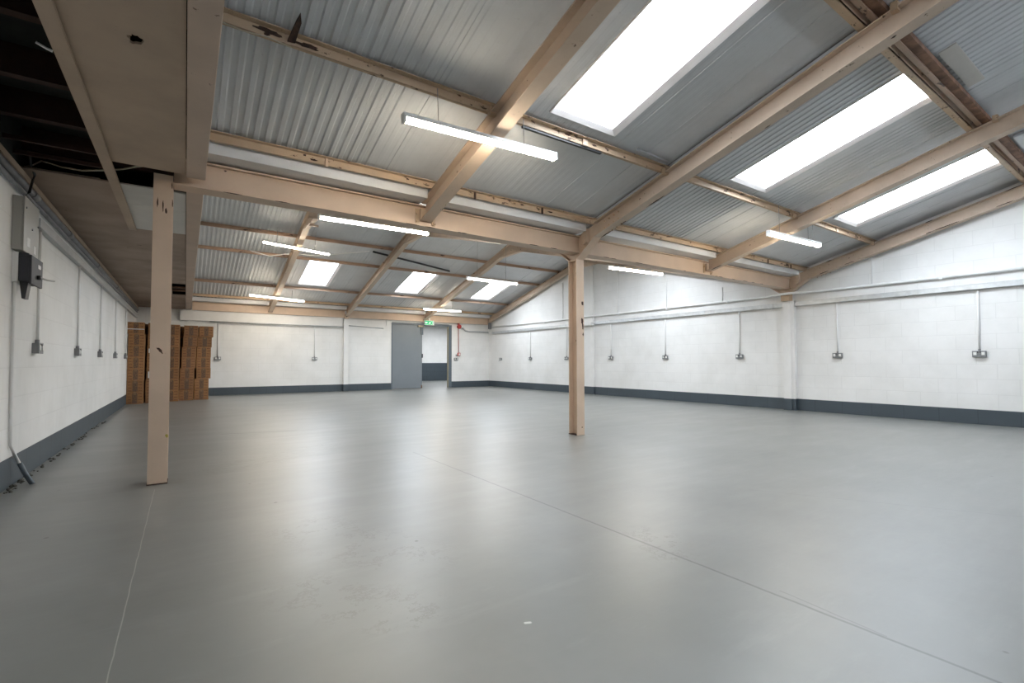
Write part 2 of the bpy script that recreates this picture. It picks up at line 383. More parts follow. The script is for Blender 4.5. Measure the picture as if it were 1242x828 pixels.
# corridor beyond the door
struct(MB().box(4.6, 16, 22.55, 22.75, 0, 3.0).build('wall_corridor', M['wall_x'], origin=(0, 0, 0)), 'white block wall of the room beyond the door')
struct(MB().box(4.6, 16, 22.546, 22.55, 0, 0.90).build('baseboard_corridor', M['band_x'], origin=(0, 0, 0)), 'tall slate painted dado beyond the door')
struct(MB().box(4.6, 4.8, YB + .22, 22.6, 0, 3.0).box(15.8, 16, YB + .22, 22.6, 0, 3.0).box(9.9, 16, YB + .22, YB + .40, 0, 3.0).build('wall_corridor_sides', M['wall_y'], origin=(0, 0, 0)))
cc = MB().box(4.6, 16, YB + .22, 18.6, 2.9, 3.0).box(4.6, 16, 21.6, 22.75, 2.9, 3.0).box(4.6, 9.5, 18.6, 21.6, 2.9, 3.0).box(11.5, 16, 18.6, 21.6, 2.9, 3.0).box(9.5, 11.5, 18.6, 19.4, 2.9, 3.0).box(9.5, 11.5, 20.6, 21.6, 2.9, 3.0)  # opening left in the unseen ceiling, sized to let daylight into the corridor
struct(cc.build('ceiling_corridor', M['white'], origin=(0, 0, 0)))

# ---- roof sheets: liner profile with ribs running up the slope, openings for the rooflights
XA = 0.06
LIGHTS_NEAR = [(2.53, 3.32), (5.23, 6.02), (7.92, 8.74)]
LIGHTS_FAR = [(2.55, 3.36), (5.33, 6.15), (8.02, 8.84)]
YN = (1.47, 3.14); YFAR = (12.78, 14.36)
def amp_near(x, y):
    if y > 3.27: return 0.011 if x < 1.35 else 0.010 if 4.25 < x < 6.0 else 0.0014
    if y < 1.40: return 0.011 if x < 1.6 or 4.25 < x < 6.1 else 0.0015
    return 0.011 if (x < 1.1 or 4.25 < x < 5.2 or 6.3 < x < 6.95) else 0.006 if x < 1.6 else 0.0015
def amp_far(x, y): return 0.012 if x < 2.1 else 0.0015
JOINTS = [1.02, 1.55, 2.35, 3.45, 3.85, 4.75, 5.9, 6.25, 6.6, 7.5, 8.9, 9.3]
def sheet(name, ys, holes, yh, amp, pitch, label):
    mb = MB()
    for y0, y1 in zip(ys[:-1], ys[1:]):
        ym = (y0 + y1) / 2
        pts = []
        n = int((XR - XA) / pitch)
        for i in range(n + 1):
            x = XA + i * pitch
            for t, h in ((0, 0), (.30, 0), (.42, -1), (.78, -1), (.92, 0)): pts.append([x + t * pitch, h])
        hs = holes if (yh and y0 >= yh[0] - 1e-6 and y1 <= yh[1] + 1e-6) else []
        xs = sorted([p for p in pts if XA <= p[0] <= XR and not any(abs(p[0] - q) < .012 for h in hs for q in h)] + [[q, 0] for h in hs for q in h] + [[XR + .1, 0]])
        for (xa, ha), (xb, hb) in zip(xs[:-1], xs[1:]):
            xm = (xa + xb) / 2
            if any(h[0] < xm < h[1] for h in hs): continue
            A = amp(xm, ym)
            def z(x, y, h): return zroof(y) + h * A
            e = 1e-4
            ya, yb = y0 + e, y1 - e
            mb.poly([(xa, y0, z(xa, ya, ha)), (xb, y0, z(xb, ya, hb)), (xb, y1, z(xb, yb, hb)), (xa, y1, z(xa, yb, ha))], 0)
        # lap joints between sheets
        for j in JOINTS:
            if any(h[0] - .02 < j < h[1] + .02 for h in hs): continue
            ya, yb = y0 + 1e-4, y1 - 1e-4
            A = amp(j, ym)
            prof = [(-.014, 0), (.014, 0), (.010, -.006 - A), (-.010, -.006 - A)]
            mb.extrude([(j + p, y0, zroof(ya) + q) for p, q in prof], (0, y1 - y0, zroof(yb) - zroof(ya)), 0)
        # weathering side above
        spans = []; a = XA - .05
        for h in hs: spans.append((a, h[0])); a = h[1]
        spans.append((a, XR + .1))
        for xa, xb in spans:
            ya, yb = y0 + 1e-4, y1 - 1e-4
            mb.poly([(xa, y0, zroof(ya) + .05), (xb, y0, zroof(ya) + .05), (xb, y1, zroof(yb) + .05), (xa, y1, zroof(yb) + .05)], 1)
    return struct(mb.build(name, [M['sheet'], M['sheet_out']], origin=(0, 0, 0)), label)
sheet('ceiling_near_slope', [R1, 1.36, YN[0], YN[1], 3.27, 4.36, 4.62], LIGHTS_NEAR, YN, amp_near, 0.083, 'pale grey ribbed roof lining of the near slope')
sheet('ceiling_behind_slope', [YF - .1, R1], [], None, lambda x, y: .006, 0.166, None)
sheet('ceiling_valley_slope', [4.72, 6.32, 7.90, R2], LIGHTS_FAR, (6.32, 7.90), amp_far, 0.166, None)
sheet('ceiling_far_slope', [R2, YFAR[0], YFAR[1], 16.2], LIGHTS_FAR, YFAR, amp_far, 0.083, 'pale grey ribbed roof lining of the far slope')
# valley closing strip over the beam
struct(MB().box(XA, XR + .1, 4.45, 4.95, 2.80, 2.84).build('ceiling_valley_cap', M['sheet_out'], origin=(0, 0, 0)))
# upstand between aisle ceiling and roof
pts = [(XA, y, 2.56) for y in (YF, YB + .1)] + [(XA, y, zroof(y) + .06) for y in (YB + .1, R2, YV, R1, YF)]
struct(MB().extrude(pts, (-.04, 0, 0)).build('wall_upstand', M['sheet'], origin=(0, 0, 0)))

# ---- rooflights
def rooflight(n, x0, x1, y0, y1, marks=None):
    H = 0.024                                        # pane height above the lining
    def zz(y): return zroof(y)
    mb = MB(); dn, up_ = 0.014, 0.008
    tr, tf, tl, tn = .075, .040, .012, .014          # trim width: right, far, left, near
    def lo_(x, y): return (x, y, zz(y) - dn)
    def hi_(x, y): return (x, y, zz(y) + up_)
    # right and far trims splayed so grazing sky lights them like reveals; beads elsewhere
    mb.extrude([lo_(x1, y0), lo_(x1, y1), hi_(x1 - tr, y1 - tf), hi_(x1 - tr, y0)], (0, 0, .012))
    mb.extrude([lo_(x0, y1), lo_(x1, y1), hi_(x1 - tr, y1 - tf), hi_(x0, y1 - tf)], (0, 0, .012))
    mb.extrude([lo_(x0, y0), lo_(x0, y1), (x0, y1, zz(y1) + H), (x0, y0, zz(y0) + H)], (tl, 0, 0))
    mb.extrude([lo_(x0, y0), lo_(x1, y0), (x1, y0, zz(y0) + H), (x0, y0, zz(y0) + H)], (0, tn, zz(y0 + tn) - zz(y0)))
    fr = mb.build('window_%d' % n, M['reveal'], origin=((x0 + x1) / 2, (y0 + y1) / 2, zz((y0 + y1) / 2)))
    struct(fr, 'rooflight with pinkish white trims splayed to look like lit reveals')
    MB().extrude([(x0, y0, zz(y0) + H), (x1, y0, zz(y0) + H), (x1, y1, zz(y1) + H), (x0, y1, zz(y1) + H)], (0, 0, .008)).build('pane', M['glass'], fr)
    if marks:
        for k, (u, v0, v1) in enumerate(marks):
            xa = x0 + (x1 - x0) * u; ya = y0 + (y1 - y0) * v0; yb = y0 + (y1 - y0) * v1
            MB().tube([(xa, ya, zz(ya) + H - .004), (xa + .01, (ya + yb) / 2, zz((ya + yb) / 2) + H - .004), (xa - .005, yb, zz(yb) + H - .004)], .006, 5).build('dirt_streak', M['grime'], fr)
    # sky portal: tells the renderer where daylight comes in
    L = bpy.data.lights.new('portal', 'AREA'); L.shape = 'RECTANGLE'; L.size = x1 - x0; L.size_y = math.hypot(y1 - y0, zz(y1) - zz(y0))
    L.cycles.is_portal = True
    lo = bpy.data.objects.new('sky_portal', L); C.objects.link(lo)
    lo.location = ((x0 + x1) / 2, (y0 + y1) / 2, zz((y0 + y1) / 2) + H + .02)
    lo.rotation_euler = (math.atan2(zz(y1) - zz(y0), y1 - y0), 0, 0)
i = 1
for x0, x1 in LIGHTS_NEAR: rooflight(i, x0, x1, *YN); i += 1
for k, (x0, x1) in enumerate(LIGHTS_FAR): rooflight(i, x0, x1, *YFAR, marks=[(.35, .45, .75), (.62, .6, .95), (.55, .55, .62), (.8, .4, .85)] if k == 1 else None); i += 1
for x0, x1 in LIGHTS_FAR: rooflight(i, x0, x1, 6.32, 7.90); i += 1  # added on the unseen valley slope, to bring daylight to the right wall
L = bpy.data.lights.new('portal', 'AREA'); L.shape = 'RECTANGLE'; L.size = 2.0; L.size_y = 1.2; L.cycles.is_portal = True
lo = bpy.data.objects.new('sky_portal', L); C.objects.link(lo); lo.location = (10.5, 20.0, 3.02)

# ---- boarded aisle ceiling on the left
def panel(name, x0, x1, y0, y1, mat, label=None, z=ZC):
    return struct(MB().box(x0, x1, y0, y1, z, z + .012).build(name, M[mat], origin=(0, 0, 0)), label)
BXL, BXR = -0.017, 0.108      # boxed beam
def holed_panel():
    bm = bmesh.new(); z = ZC
    outer = [(-.50, YF, z), (BXL - .004, YF, z), (BXL - .004, 4.535, z), (-.50, 4.535, z)]
    r = random.Random(3); hole = []
    for k in range(16):
        t = 2 * PI * k / 16; q = .035 * (1 - .5 * r.random()); hole.append((-.214 + q * 1.0 * math.cos(t), 2.75 + q * 1.5 * math.sin(t), z))
    for loop in (outer, hole):
        vs = [bm.verts.new(p) for p in loop]
        for a, b_ in zip(vs, vs[1:] + vs[:1]): bm.edges.new((a, b_))
    bmesh.ops.triangle_fill(bm, edges=bm.edges[:], use_beauty=True)
    ext = bmesh.ops.extrude_face_region(bm, geom=bm.faces[:])
    for v in [g for g in ext['geom'] if isinstance(g, bmesh.types.BMVert)]: v.co.z += .012
    bmesh.ops.recalc_face_normals(bm, faces=bm.faces)
    me = bpy.data.meshes.new('ceiling'); bm.to_mesh(me); bm.free(); me.materials.append(M['board'])
    o = bpy.data.objects.new('ceiling', me); C.objects.link(o)
    return struct(o, 'tan boarded ceiling panel with a small ragged hole')
holed_panel()
panel('ceiling_board_white', -.47, BXL - .004, 5.07, 5.66, 'board_white', 'white ceiling panel behind the left column')
panel('ceiling_board_white_small', -.47, BXL - .004, 5.668, 6.68, 'board_white')
panel('ceiling_board_brown', XL, -.505, 5.07, 8.66, 'board_brown', 'brown water-marked ceiling board beside the left wall')
panel('ceiling_board_brown_far', XL, -.505, 8.666, YB, 'board_brown')
panel('ceiling_board_strip', -.505, BXL - .004, 6.69, 8.66, 'board_brown')
panel('ceiling_board_strip_far', -.505, BXL - .004, 8.668, 10.95, 'board_brown')
panel('ceiling_board_strip_end', -.505, BXL - .004, 12.75, YB, 'board_brown')
panel('ceiling_board_strip_side', -.505, -.25, 10.955, 12.745, 'board_brown')
trim('trim_3', -.535, -.470, YF, 6.68, ZC - .022, ZC - .001, 'board', 'tan batten under the aisle ceiling beside the dark opening')
# dark void over the aisle
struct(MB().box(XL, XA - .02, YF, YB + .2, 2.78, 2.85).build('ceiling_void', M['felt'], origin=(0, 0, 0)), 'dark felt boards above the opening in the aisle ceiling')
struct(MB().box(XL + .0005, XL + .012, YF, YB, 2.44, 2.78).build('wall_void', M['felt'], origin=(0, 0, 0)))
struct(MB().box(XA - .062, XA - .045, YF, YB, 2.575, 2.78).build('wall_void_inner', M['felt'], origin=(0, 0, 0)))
for k, y in enumerate((2.55, 3.18, 3.88, 4.50, 5.20)):
    o = MB().box(XL + .013, XA - .063, y - .03, y + .03, 2.60, 2.778).build('ceiling_joist', M['joist'])
    tag(o, ['dark red ceiling joist nearest the camera in the ceiling opening', 'second dark red joist from the camera in the ceiling opening', 'third dark red joist from the camera in the ceiling opening',
            'fourth dark red joist from the camera, just before the valley beam', 'dark red joist at the far edge of the ceiling opening'][k], 'joist', 'joists in the dark ceiling opening')
for k, (y, z) in enumerate(((4.72, 2.51), (4.97, 2.49))):
    o = MB().box(XL, -.54, y - .012, y + .012, z, z + .03).build('ceiling_batten', M['joist'])
    tag(o, ['thin dark batten crossing the ceiling opening behind the thick joists', 'lower thin dark batten along the far edge of the ceiling opening'][k], 'batten', 'thin battens in the ceiling opening')
for k, y in enumerate((11.3, 12.0, 12.5)):
    o = MB().box(-.26, BXL - .01, y - .05, y + .05, 2.47, 2.50).build('ceiling_lath', M['timber'])
    tag(o, ['nearest brown lath inside the small far ceiling gap', 'middle brown lath inside the small far ceiling gap', 'farthest brown lath inside the small far ceiling gap'][k], 'lath', 'laths in the far ceiling gap')
# boxed beams along the aisle edge
for k, (y0, y1) in enumerate(((YF, 4.55), (4.85, 15.93))):
    o = bevel(MB().box(BXL, BXR, y0, y1, ZC - .015, 2.57).build('boxed_beam', M['boxing']), .004)
    tag(o, ['near cream boxed beam along the aisle ceiling, in front of the left column', 'far cream boxed beam along the aisle ceiling, beyond the valley beam'][k], 'beam', 'boxed beams along the aisle')

# ================================================================== STEEL FRAME
XCOL = [-0.165, 4.223, 9.722]
XRAF = [2.06, 4.223, 7.03, 9.722]
XRAFF = [2.08, 4.32, 7.05, 9.722]
def zb(y): return zroof(y) - 0.285          # underside of near / far rafters
DEP = 0.187
def bolt(c, n, parent, r=.012):
    c = Vector(c); n = Vector(n); return MB().tube([c, c + n * .014], r, 6).build('bolt', M['cream_worn'], parent)

# columns: flanges face the camera side and the far side
def column(x, ztop, label, mat='cream'):
    t = empty('steel_column', (x, 4.70, 0), label, 'column')
    MB().extrude([(x + p, q, 0) for p, q in ((-.063, 4.62), (.063, 4.62), (.063, 4.634), (.0045, 4.634), (.0045, 4.766), (.063, 4.766), (.063, 4.78), (-.063, 4.78), (-.063, 4.766), (-.0045, 4.766), (-.0045, 4.634), (-.063, 4.634))], (0, 0, ztop)).build('shaft', M[mat], t)
    return t
def haunch(t, x, zt=2.27):
    yr0, yr1 = 4.30, 5.10
    k = .006
    MB().extrude([(x - k, 4.634, zt), (x - k, yr0, zb(yr0) + .01), (x - k, yr0, zb(yr0) + DEP), (x - k, 4.60, zb(4.60) + DEP - .005), (x - k, 4.80, zb(4.80) + DEP - .005), (x - k, yr1, zb(yr1) + DEP), (x - k, yr1, zb(yr1) + .01), (x - k, 4.766, zt)], (2 * k, 0, 0)).build('gusset', M['cream_rafter'], t)
    for a, b in (((4.62, zt), (yr0, zb(yr0))), ((4.78, zt), (yr1, zb(yr1)))):
        s = 1 if b[0] > a[0] else -1
        MB().extrude([(x - .063, a[0], a[1]), (x - .063, b[0], b[1]), (x - .063, b[0], b[1] + .014), (x - .063, a[0] - s * .014, a[1] + .005)], (.126, 0, 0)).build('haunch_flange', M['cream'], t)
    # stiffener plate and dark gap under the beam seat
    MB().extrude([(x - .060, 4.44, 2.455), (x - .060, 4.50, 2.43), (x - .060, 4.50, 2.62), (x - .060, 4.44, 2.63)], (.054, 0, 0)).build('stiffener', M['cream_rafter'], t)
    MB().box(x - .06, x + .06, 4.636, 4.764, zt - .012, zt).build('cap_plate', M['cream'], t)
    for y, z in ((4.52, 2.48), (4.52, 2.56), (4.57, 2.37)): bolt((x - .006, y, z), (-1, 0, 0), t, .010)
t = column(XCOL[0], ZC - .001, 'cream steel column on the left, in front of the stacked boxes')
chip((XCOL[0] + .0, 4.6195, 1.035), (.6, 0, -.8), (.8, 0, .6), .035, .012, (0, -1, 0), t, 1)
for k, (dx, z, rx, rz) in enumerate(((-.035, 2.19, .006, .05), (.0, 2.17, .006, .055), (.02, 2.13, .01, .025), (.055, 2.34, .004, .03), (.06, 2.2, .004, .04))):
    chip((XCOL[0] + dx, 4.6195, z), (1, 0, 0), (0, 0, 1), rx, rz, (0, -1, 0), t, 10 + k)
MB().extrude(blob((XCOL[0] + .054, 4.6195, .37), (1, 0, 0), (0, 0, 1), .012, .02, seed=5), (0, -.0015, 0)).build('paint_splash', simple('yellow_splash', (.36, .30, .04)), t)
MB().box(XCOL[0] - .066, XCOL[0] + .066, 4.612, 4.785, 0, .008).build('base_rust', M['rust'], t)
t = column(XCOL[1], 2.27, 'cream steel column standing in the middle of the floor')
haunch(t, XCOL[1])
x = XCOL[1]
for k, (c, ax, bx, rx, rz, n) in enumerate((((x + .035, 4.6195, 1.70), (1, 0, 0), (0, 0, 1), .022, .035, (0, -1, 0)),
        ((x + .03, 4.6195, 1.47), (1, 0, 0), (0, 0, 1), .02, .05, (0, -1, 0)), ((x + .04, 4.6195, 1.40), (1, 0, 0), (0, 0, 1), .012, .06, (0, -1, 0)), ((x + .045, 4.6195, 1.30), (1, 0, 0), (0, 0, 1), .012, .03, (0, -1, 0)),
        ((x - .005, 4.69, 2.10), (0, 1, 0), (0, 0, 1), .014, .05, (-1, 0, 0)), ((x - .005, 4.69, 1.22), (0, 1, 0), (0, 0, 1), .02, .03, (-1, 0, 0)), ((x - .008, 4.62, 2.31), (0, 1, 0), (0, 0, 1), .01, .03, (-1, 0, 0)),
        ((x + .02, 4.6195, .10), (1, 0, 0), (0, 0, 1), .012, .01, (0, -1, 0)))): chip(c, ax, bx, rx, rz, n, t, 30 + k)
MB().box(x - .066, x + .066, 4.63, 4.785, 0, .01).build('base_rust', M['rust'], t)
# right wall column: cream head above a white painted shaft set in the wall
t = empty('steel_column', (XCOL[2], 4.70, 0), 'column against the right wall with a cream haunched head and white painted shaft', 'column')
MB().box(9.735, 9.785, 4.64, 4.79, BZ, 2.13).box(9.755, 9.785, 4.585, 4.64, BZ, 2.13).box(9.785, XR - .006, 4.585, 4.79, BZ, 2.015).box(9.785, XR - .006, 4.585, 4.79, 2.118, 2.13).build('shaft', M['white'], t)
MB().box(9.733, XR - .006, 4.638, 4.792, 0, BZ).box(9.753, XR - .006, 4.583, 4.638, 0, BZ).build('painted_foot', M['band_y'], t)
MB().box(XCOL[2] - .063, XCOL[2] + .063, 4.62, 4.78, 2.13, 2.27).build('neck', M['cream_worn'], t)
haunch(t, XCOL[2])
# far wall column, painted white
t = empty('steel_column', (4.32, 16.0, 0), 'white painted column set in the far wall left of the slate door', 'column')
MB().box(4.25, 4.40, 15.94, YB, BZ, 2.36).build('shaft', M['white'], t)
MB().box(4.248, 4.402, 15.938, YB, 0, BZ).build('painted_foot', M['band_x'], t)
MB().box(4.265, 4.385, 15.90, 15.99, 2.36, 2.50).build('head_bracket', M['cream'], t)
chip((4.325, 15.899, 2.43), (1, 0, 0), (0, 0, 1), .025, .025, (0, -1, 0), t, 71, 'bolt_hole')

# valley beams along the line of columns
VB0, VB1 = 2.355, 2.575
for k, (x0, x1) in enumerate(((XCOL[0] + .066, XCOL[1] - .008), (XCOL[1] + .008, XCOL[2] - .008))):
    mid = (x0 + x1) / 2
    t = empty('steel_beam', (mid, YV, VB0), ['cream valley beam from the left column to the centre column', 'cream valley beam from the centre column to the right wall'][k], 'beam', None)
    MB().ibeam((x0, YV, VB0), (x1, YV, VB0), .17, VB1 - VB0, .013, .10, side=(0, 1, 0)).build('web_and_flanges', M['cream'], t)
    xr = XRAF[0] if k == 0 else XRAF[2]
    for dx in (-.090, .090):
        MB().box(xr + dx - .022, xr + dx + .022, 4.628, 4.639, VB0 + .02, VB1 - .04).build('cleat', M['cream_worn'], t)
        for dz in (.05, .13): bolt((xr + dx * 1.1, 4.628, VB0 + dz), (0, -1, 0), t, .014)
    r = random.Random(40 + k)
    for q in range(14):
        xx = r.uniform(x0 + .3, x1 - .3)
        chip((xx, 4.604, VB0 + .0005), (1, 0, 0), (0, 1, 0), r.uniform(.02, .09), .012, (0, 0, -1), t, 200 + 20 * k + q)
    chip((x0 + .35, 4.6385, VB1 - .03), (1, 0, 0), (0, 0, 1), .012, .007, (0, -1, 0), t, 90 + k)
# eaves beams on the far wall
for k, (x0, x1) in enumerate(((.135, 4.262), (4.388, 9.80))):
    t = MB().box(x0, x1, 15.92, 15.975, 2.395, 2.62).box(x0, x1, 15.89, 15.975, 2.61, 2.625).build('eaves_beam', M['cream'])
    tag(t, ['cream eaves beam on the far wall left of the white far column', 'cream eaves beam on the far wall above the slate door'][k], 'beam', None)

# rafters
names_n = ['cream rafter of the near roof left of the centre column', 'cream rafter rising from the centre column over the near roof', 'cream rafter of the near roof between the centre column and the right wall', 'cream rafter of the near roof lying along the right wall']
for k, x in enumerate(XRAF):
    hau = k in (1, 3); ya = 4.305 if hau else 4.603
    t = empty('steel_rafter', (x, ya, zb(ya)), names_n[k], 'rafter')
    w = .126
    MB().ibeam((x, ya, zb(ya)), (x, R1, zb(R1 + .001)), w, DEP, .012, .012, side=(1, 0, 0)).build('web_and_flanges', M['cream_rafter'], t)
    if not hau:
        MB().box(x - .065, x + .065, 4.604, 4.638, zb(4.63) + .012, zb(4.63) + DEP - .06).build('end_plate', M['cream_rafter'], t)
    else:
        for q in range(8):
            yy = 4.16 - .075 * (q // 2) ; zz = zb(yy) + (.05 if q % 2 else .13)
            bolt((x - .006, yy, zz), (-1, 0, 0), t, .010)
            bolt((x + .04, yy, zb(yy) + .0), (0, 0, -1), t, .010)
    def under(y, dx, ln, wd, seed):
        sl = Vector((0, 1, -S)).normalized()
        chip((x + dx, y, zb(y) - .0004), sl, (1, 0, 0), ln, wd, (0, -.25, -1), t, seed, 'rust_patch')
    if k == 1:
        under(3.45, .052, .16, .012, 301); under(4.20, .05, .10, .012, 302); under(3.9, .05, .03, .01, 303); under(2.2, .05, .03, .008, 304); under(1.25, -.02, .02, .012, 305)
    if k == 3:
        r = random.Random(9)
        for q in range(12):
            y = r.uniform(1.0, 4.2)
            chip((x - .0635, y, zb(y) + r.choice((.006, DEP - .006))), Vector((0, 1, -S)).normalized(), (0, 0, 1), r.uniform(.04, .14), .008, (-1, 0, 0), t, 320 + q, 'rust_patch')
    if k == 2: under(4.45, -.03, .12, .02, 306)
    # purlin cleats on the rafter
    for y in (3.27, 1.26):
        MB().box(x - .068, x - .012, y - .05, y - .006, zb(y) + DEP - .02, zb(y) + DEP + .045).build('purlin_cleat', M['cream_worn'], t)
names_f = ['cream rafter of the far roof, leftmost, with a split bracket at the ridge', 'cream rafter of the far roof meeting the white far column', 'cream rafter of the far roof above the exit sign', 'cream rafter of the far roof lying along the right wall']
for k, x in enumerate(XRAFF):
    hau = k in (1, 3)
    yb = 15.885
    t = empty('steel_rafter', (x, yb, zb(yb)), names_f[k], 'rafter')
    MB().ibeam((x, yb, zb(yb)), (x, R2, zb(R2 + .001)), .12, DEP, .012, .012, side=(1, 0, 0)).build('far_leg', M['cream_rafter'], t)
    ya = 5.105 if hau else 4.78
    if hau and k == 1: xx = XCOL[1]
    else: xx = x
    MB().ibeam((x, R2 - .002, zb(R2 - .001)), (xx, ya, zb(ya)), .12, DEP, .012, .012, side=(1, 0, 0)).build('near_leg', M['cream_rafter'], t)
    zr = zb(R2)
    MB().extrude([(x - .05, R2 - .45, zr - .13), (x - .05, R2 + .45, zr - .13), (x - .05, R2, zr - .005 + .01)], (.1, 0, 0)).build('ridge_plate', M['cream'], t)
    if k == 0:
        MB().box(x - .03, x + .14, R2 - .02, R2 + .02, zr - .17, zr - .135).build('split_bracket', M['cream'], t)
    if k == 3:
        MB().box(9.70, 9.80, 15.80, 15.884, 2.22, zb(15.86) + .02).build('foot_bracket', M['galv_dark'], t)
        r = random.Random(19)
        for q in range(5):
            y = r.uniform(10.6, 13)
            chip((x - .0605, y, zb(y) + DEP - .008), Vector((0, 1, -S)).normalized(), (0, 0, 1), r.uniform(.1, .2), .012, (-1, 0, 0), t, 420 + q, 'rust_patch')

# purlins (Z section: web with two lips)
def zpurlin(name, y, x0, x1, mat, label, h=.064, dirn=-1):
    zt = zroof(y) - .021; zl = zt - h
    mb = MB().box(x0, x1, y - .004, y + .004, zl, zt).box(x0, x1, min(y, y - dirn * .028), max(y, y - dirn * .028), zl, zl + .006).box(x0, x1, min(y, y + dirn * .045), max(y, y + dirn * .045), zt - .006, zt)
    o = mb.build(name, M[mat]); tag(o, label, 'purlin', 'roof purlins'); return o
p1 = zpurlin('roof_purlin', 4.37, BXR, XR - .002, 'cream_worn', 'worn cream purlin just above the white valley gutter')
p2 = zpurlin('roof_purlin', 3.27, BXR, XR - .002, 'cream_worn', 'rust-flecked cream purlin along the lower edge of the near rooflights')
r = random.Random(5)
for q in range(26):
    p = p1 if q % 2 else p2; y = 4.37 if q % 2 else 3.27
    xx = r.uniform(.3, 9.4); z = zroof(y) - .021 - .064 + r.uniform(.0, .035)
    chip((xx, y - .0045, z + .012), (1, 0, 0), (0, 0, 1), r.uniform(.015, .06), .010, (0, -1, 0), p, 500 + q)
# rusty angle, black strip and clips on the second purlin
z = zroof(3.27) - .05
MB().extrude([(.50, 3.255, z - .03), (.545, 3.255, z - .025), (.56, 3.13, zroof(3.13) - .05), (.545, 3.08, zroof(3.08) - .04), (.53, 3.14, zroof(3.14) - .045)], (0, 0, .010)).build('rusty_angle', M['rust'], p2)
chip((.40, 3.2655, z), (1, 0, 0), (0, 0, 1), .09, .022, (0, -1, 0), p2, 611, 'rust_patch'); chip((.63, 3.2655, z - .005), (1, 0, 0), (0, 0, 1), .07, .022, (0, -1, 0), p2, 612, 'rust_patch')
MB().box(2.35, 3.28, 3.275, 3.30, z - .055, z - .036).build('black_strip', M['black'], p2)
for x in (3.05, 7.6, 8.35): MB().box(x - .03, x + .03, 3.252, 3.266, z - .04, z + .02).build('clip', M['cream'], p2)
for x in (1.0, 2.5, 3.4, 8.4, 9.2): MB().box(x - .012, x + .012, 4.355, 4.364, zroof(4.37) - .1, zroof(4.37) - .02).build('clip', M['rust' if x > 2 else 'cream'], p1)
# ridge side purlin: cream steel angle with brown timber behind it
t = empty('roof_purlin', (5, 1.36, zroof(1.36) - .1), 'wide purlin of brown timber and cream steel above the near rooflights', 'purlin', 'roof purlins')
zt = zroof(1.42)
MB().box(BXR, XR - .002, 1.400, 1.408, zt - .086, zt - .02).box(BXR, XR - .002, 1.40, 1.465, zt - .086, zt - .080).build('steel_angle', M['cream_worn'], t)
MB().box(BXR, XR - .002, 1.27, 1.335, zroof(1.27) - .092, zroof(1.34) - .03).build('timber', M['timber'], t)
MB().box(BXR, XR - .002, 1.335, 1.375, zroof(1.3) - .098, zroof(1.3) - .06).build('timber_strip', M['cream_far'], t)
labs = ['brown purlin of the far roof nearest the ridge', 'brown purlin of the far roof above the far rooflights', 'brown purlin of the far roof below the far rooflights', 'flaking purlin of the far roof just above the far gutter']
for k, y in enumerate((11.62, 12.66, 14.50, 15.50)):
    zpurlin('roof_purlin', y, BXR, XR - .002, 'cream_far' if k < 3 else 'cream_worn', labs[k], .066)

# gutters
def gutter(y0, y1, z, h, xs, labels, grp):
    prof = [(y0, z + h), (y0 + .004, z), (y1, z), (y1, z + .006), (y0 + .011, z + .006), (y0 + .007, z + h)]
    for (xa, xb), lab in zip(xs, labels):
        o = MB().extrude([(xa, a, b) for a, b in prof], (xb - xa, 0, 0)).build('roof_gutter', M['gutter']); tag(o, lab, 'gutter', grp)
def bays(xr, w): return [(a + w, b - w) for a, b in zip([BXR - w + .002] + xr[:-1], xr)]
gutter(4.43, 4.79, 2.594, .092, bays(XRAF, .066), ['white valley gutter length from the aisle beam to the first near rafter', 'white valley gutter length just left of the centre column',
    'white valley gutter length just right of the centre column', 'white valley gutter length ending at the right wall'], 'white valley gutter lengths')
gutter(15.66, 15.98, 2.632, .105, bays(XRAFF, .064), ['white far gutter length above the stacked boxes', 'white far gutter length left of the white far column', 'white far gutter length above the closed slate door', 'white far gutter length ending in the far right corner'], 'white far gutter lengths')

# small pieces on the roof
o = MB().tube([(3.66, 3.16, zroof(3.16) - .035), (4.15, 3.18, zroof(3.18) - .035)], .012, 8).build('conduit_stub', M['grey_duct'])
tag(o, 'short grey conduit stub under the roof beside the centre rafter', 'conduit')
def patch(x0, x1, y0, y1, th, mat, label):
    a = [(x0, y0, zroof(y0) - th - .016), (x1, y0, zroof(y0) - th - .016), (x1, y1, zroof(y1) - th - .016), (x0, y1, zroof(y1) - th - .016)]
    tag(MB().extrude(a, (0, 0, th)).build('roof_patch_board', M[mat]), label, 'board')
patch(5.24, 6.12, 1.14, 1.255, .012, 'board_white', 'pale patch board on the roof above the middle near rooflight')
patch(7.90, 8.62, 1.10, 1.25, .03, 'sheet', 'grey patch board on the roof above the right near rooflight')
def zf(y, d): return zroof(y) - d
o = MB().tube([(3.86, 11.86, zf(11.86, .060)), (5.0, 12.12, zf(12.12, .060)), (6.28, 12.42, zf(12.42, .060))], .026, 8).build('loose_pipe', M['black'])
tag(o, 'black pipe lying at a slant under the far roof', 'pipe')
o = MB().tube([(1.2, 12.48, zf(12.48, .10)), (1.6, 12.52, zf(12.52, .16)), (1.95, 12.50, zf(12.5, .075)), (2.2, 12.45, zf(12.45, .06)), (2.6, 12.3, zf(12.3, .13)), (3.3, 12.05, zf(12.05, .08)), (3.75, 11.8, zf(11.8, .09))], .011, 6).build('roof_cable', M['white_plastic'])
tag(o, 'white cable looping under the far roof behind a batten light', 'cable')
o = MB().tube([(.11, 3.23, zroof(3.25) - .115), (.25, 3.22, zroof(3.25) - .135), (.38, 3.22, zroof(3.25) - .12), (.52, 3.23, zroof(3.25) - .13)], .004, 5).build('roof_cable', M['cable'])
tag(o, 'thin cream cable hanging under the purlin beside the aisle beam', 'cable')

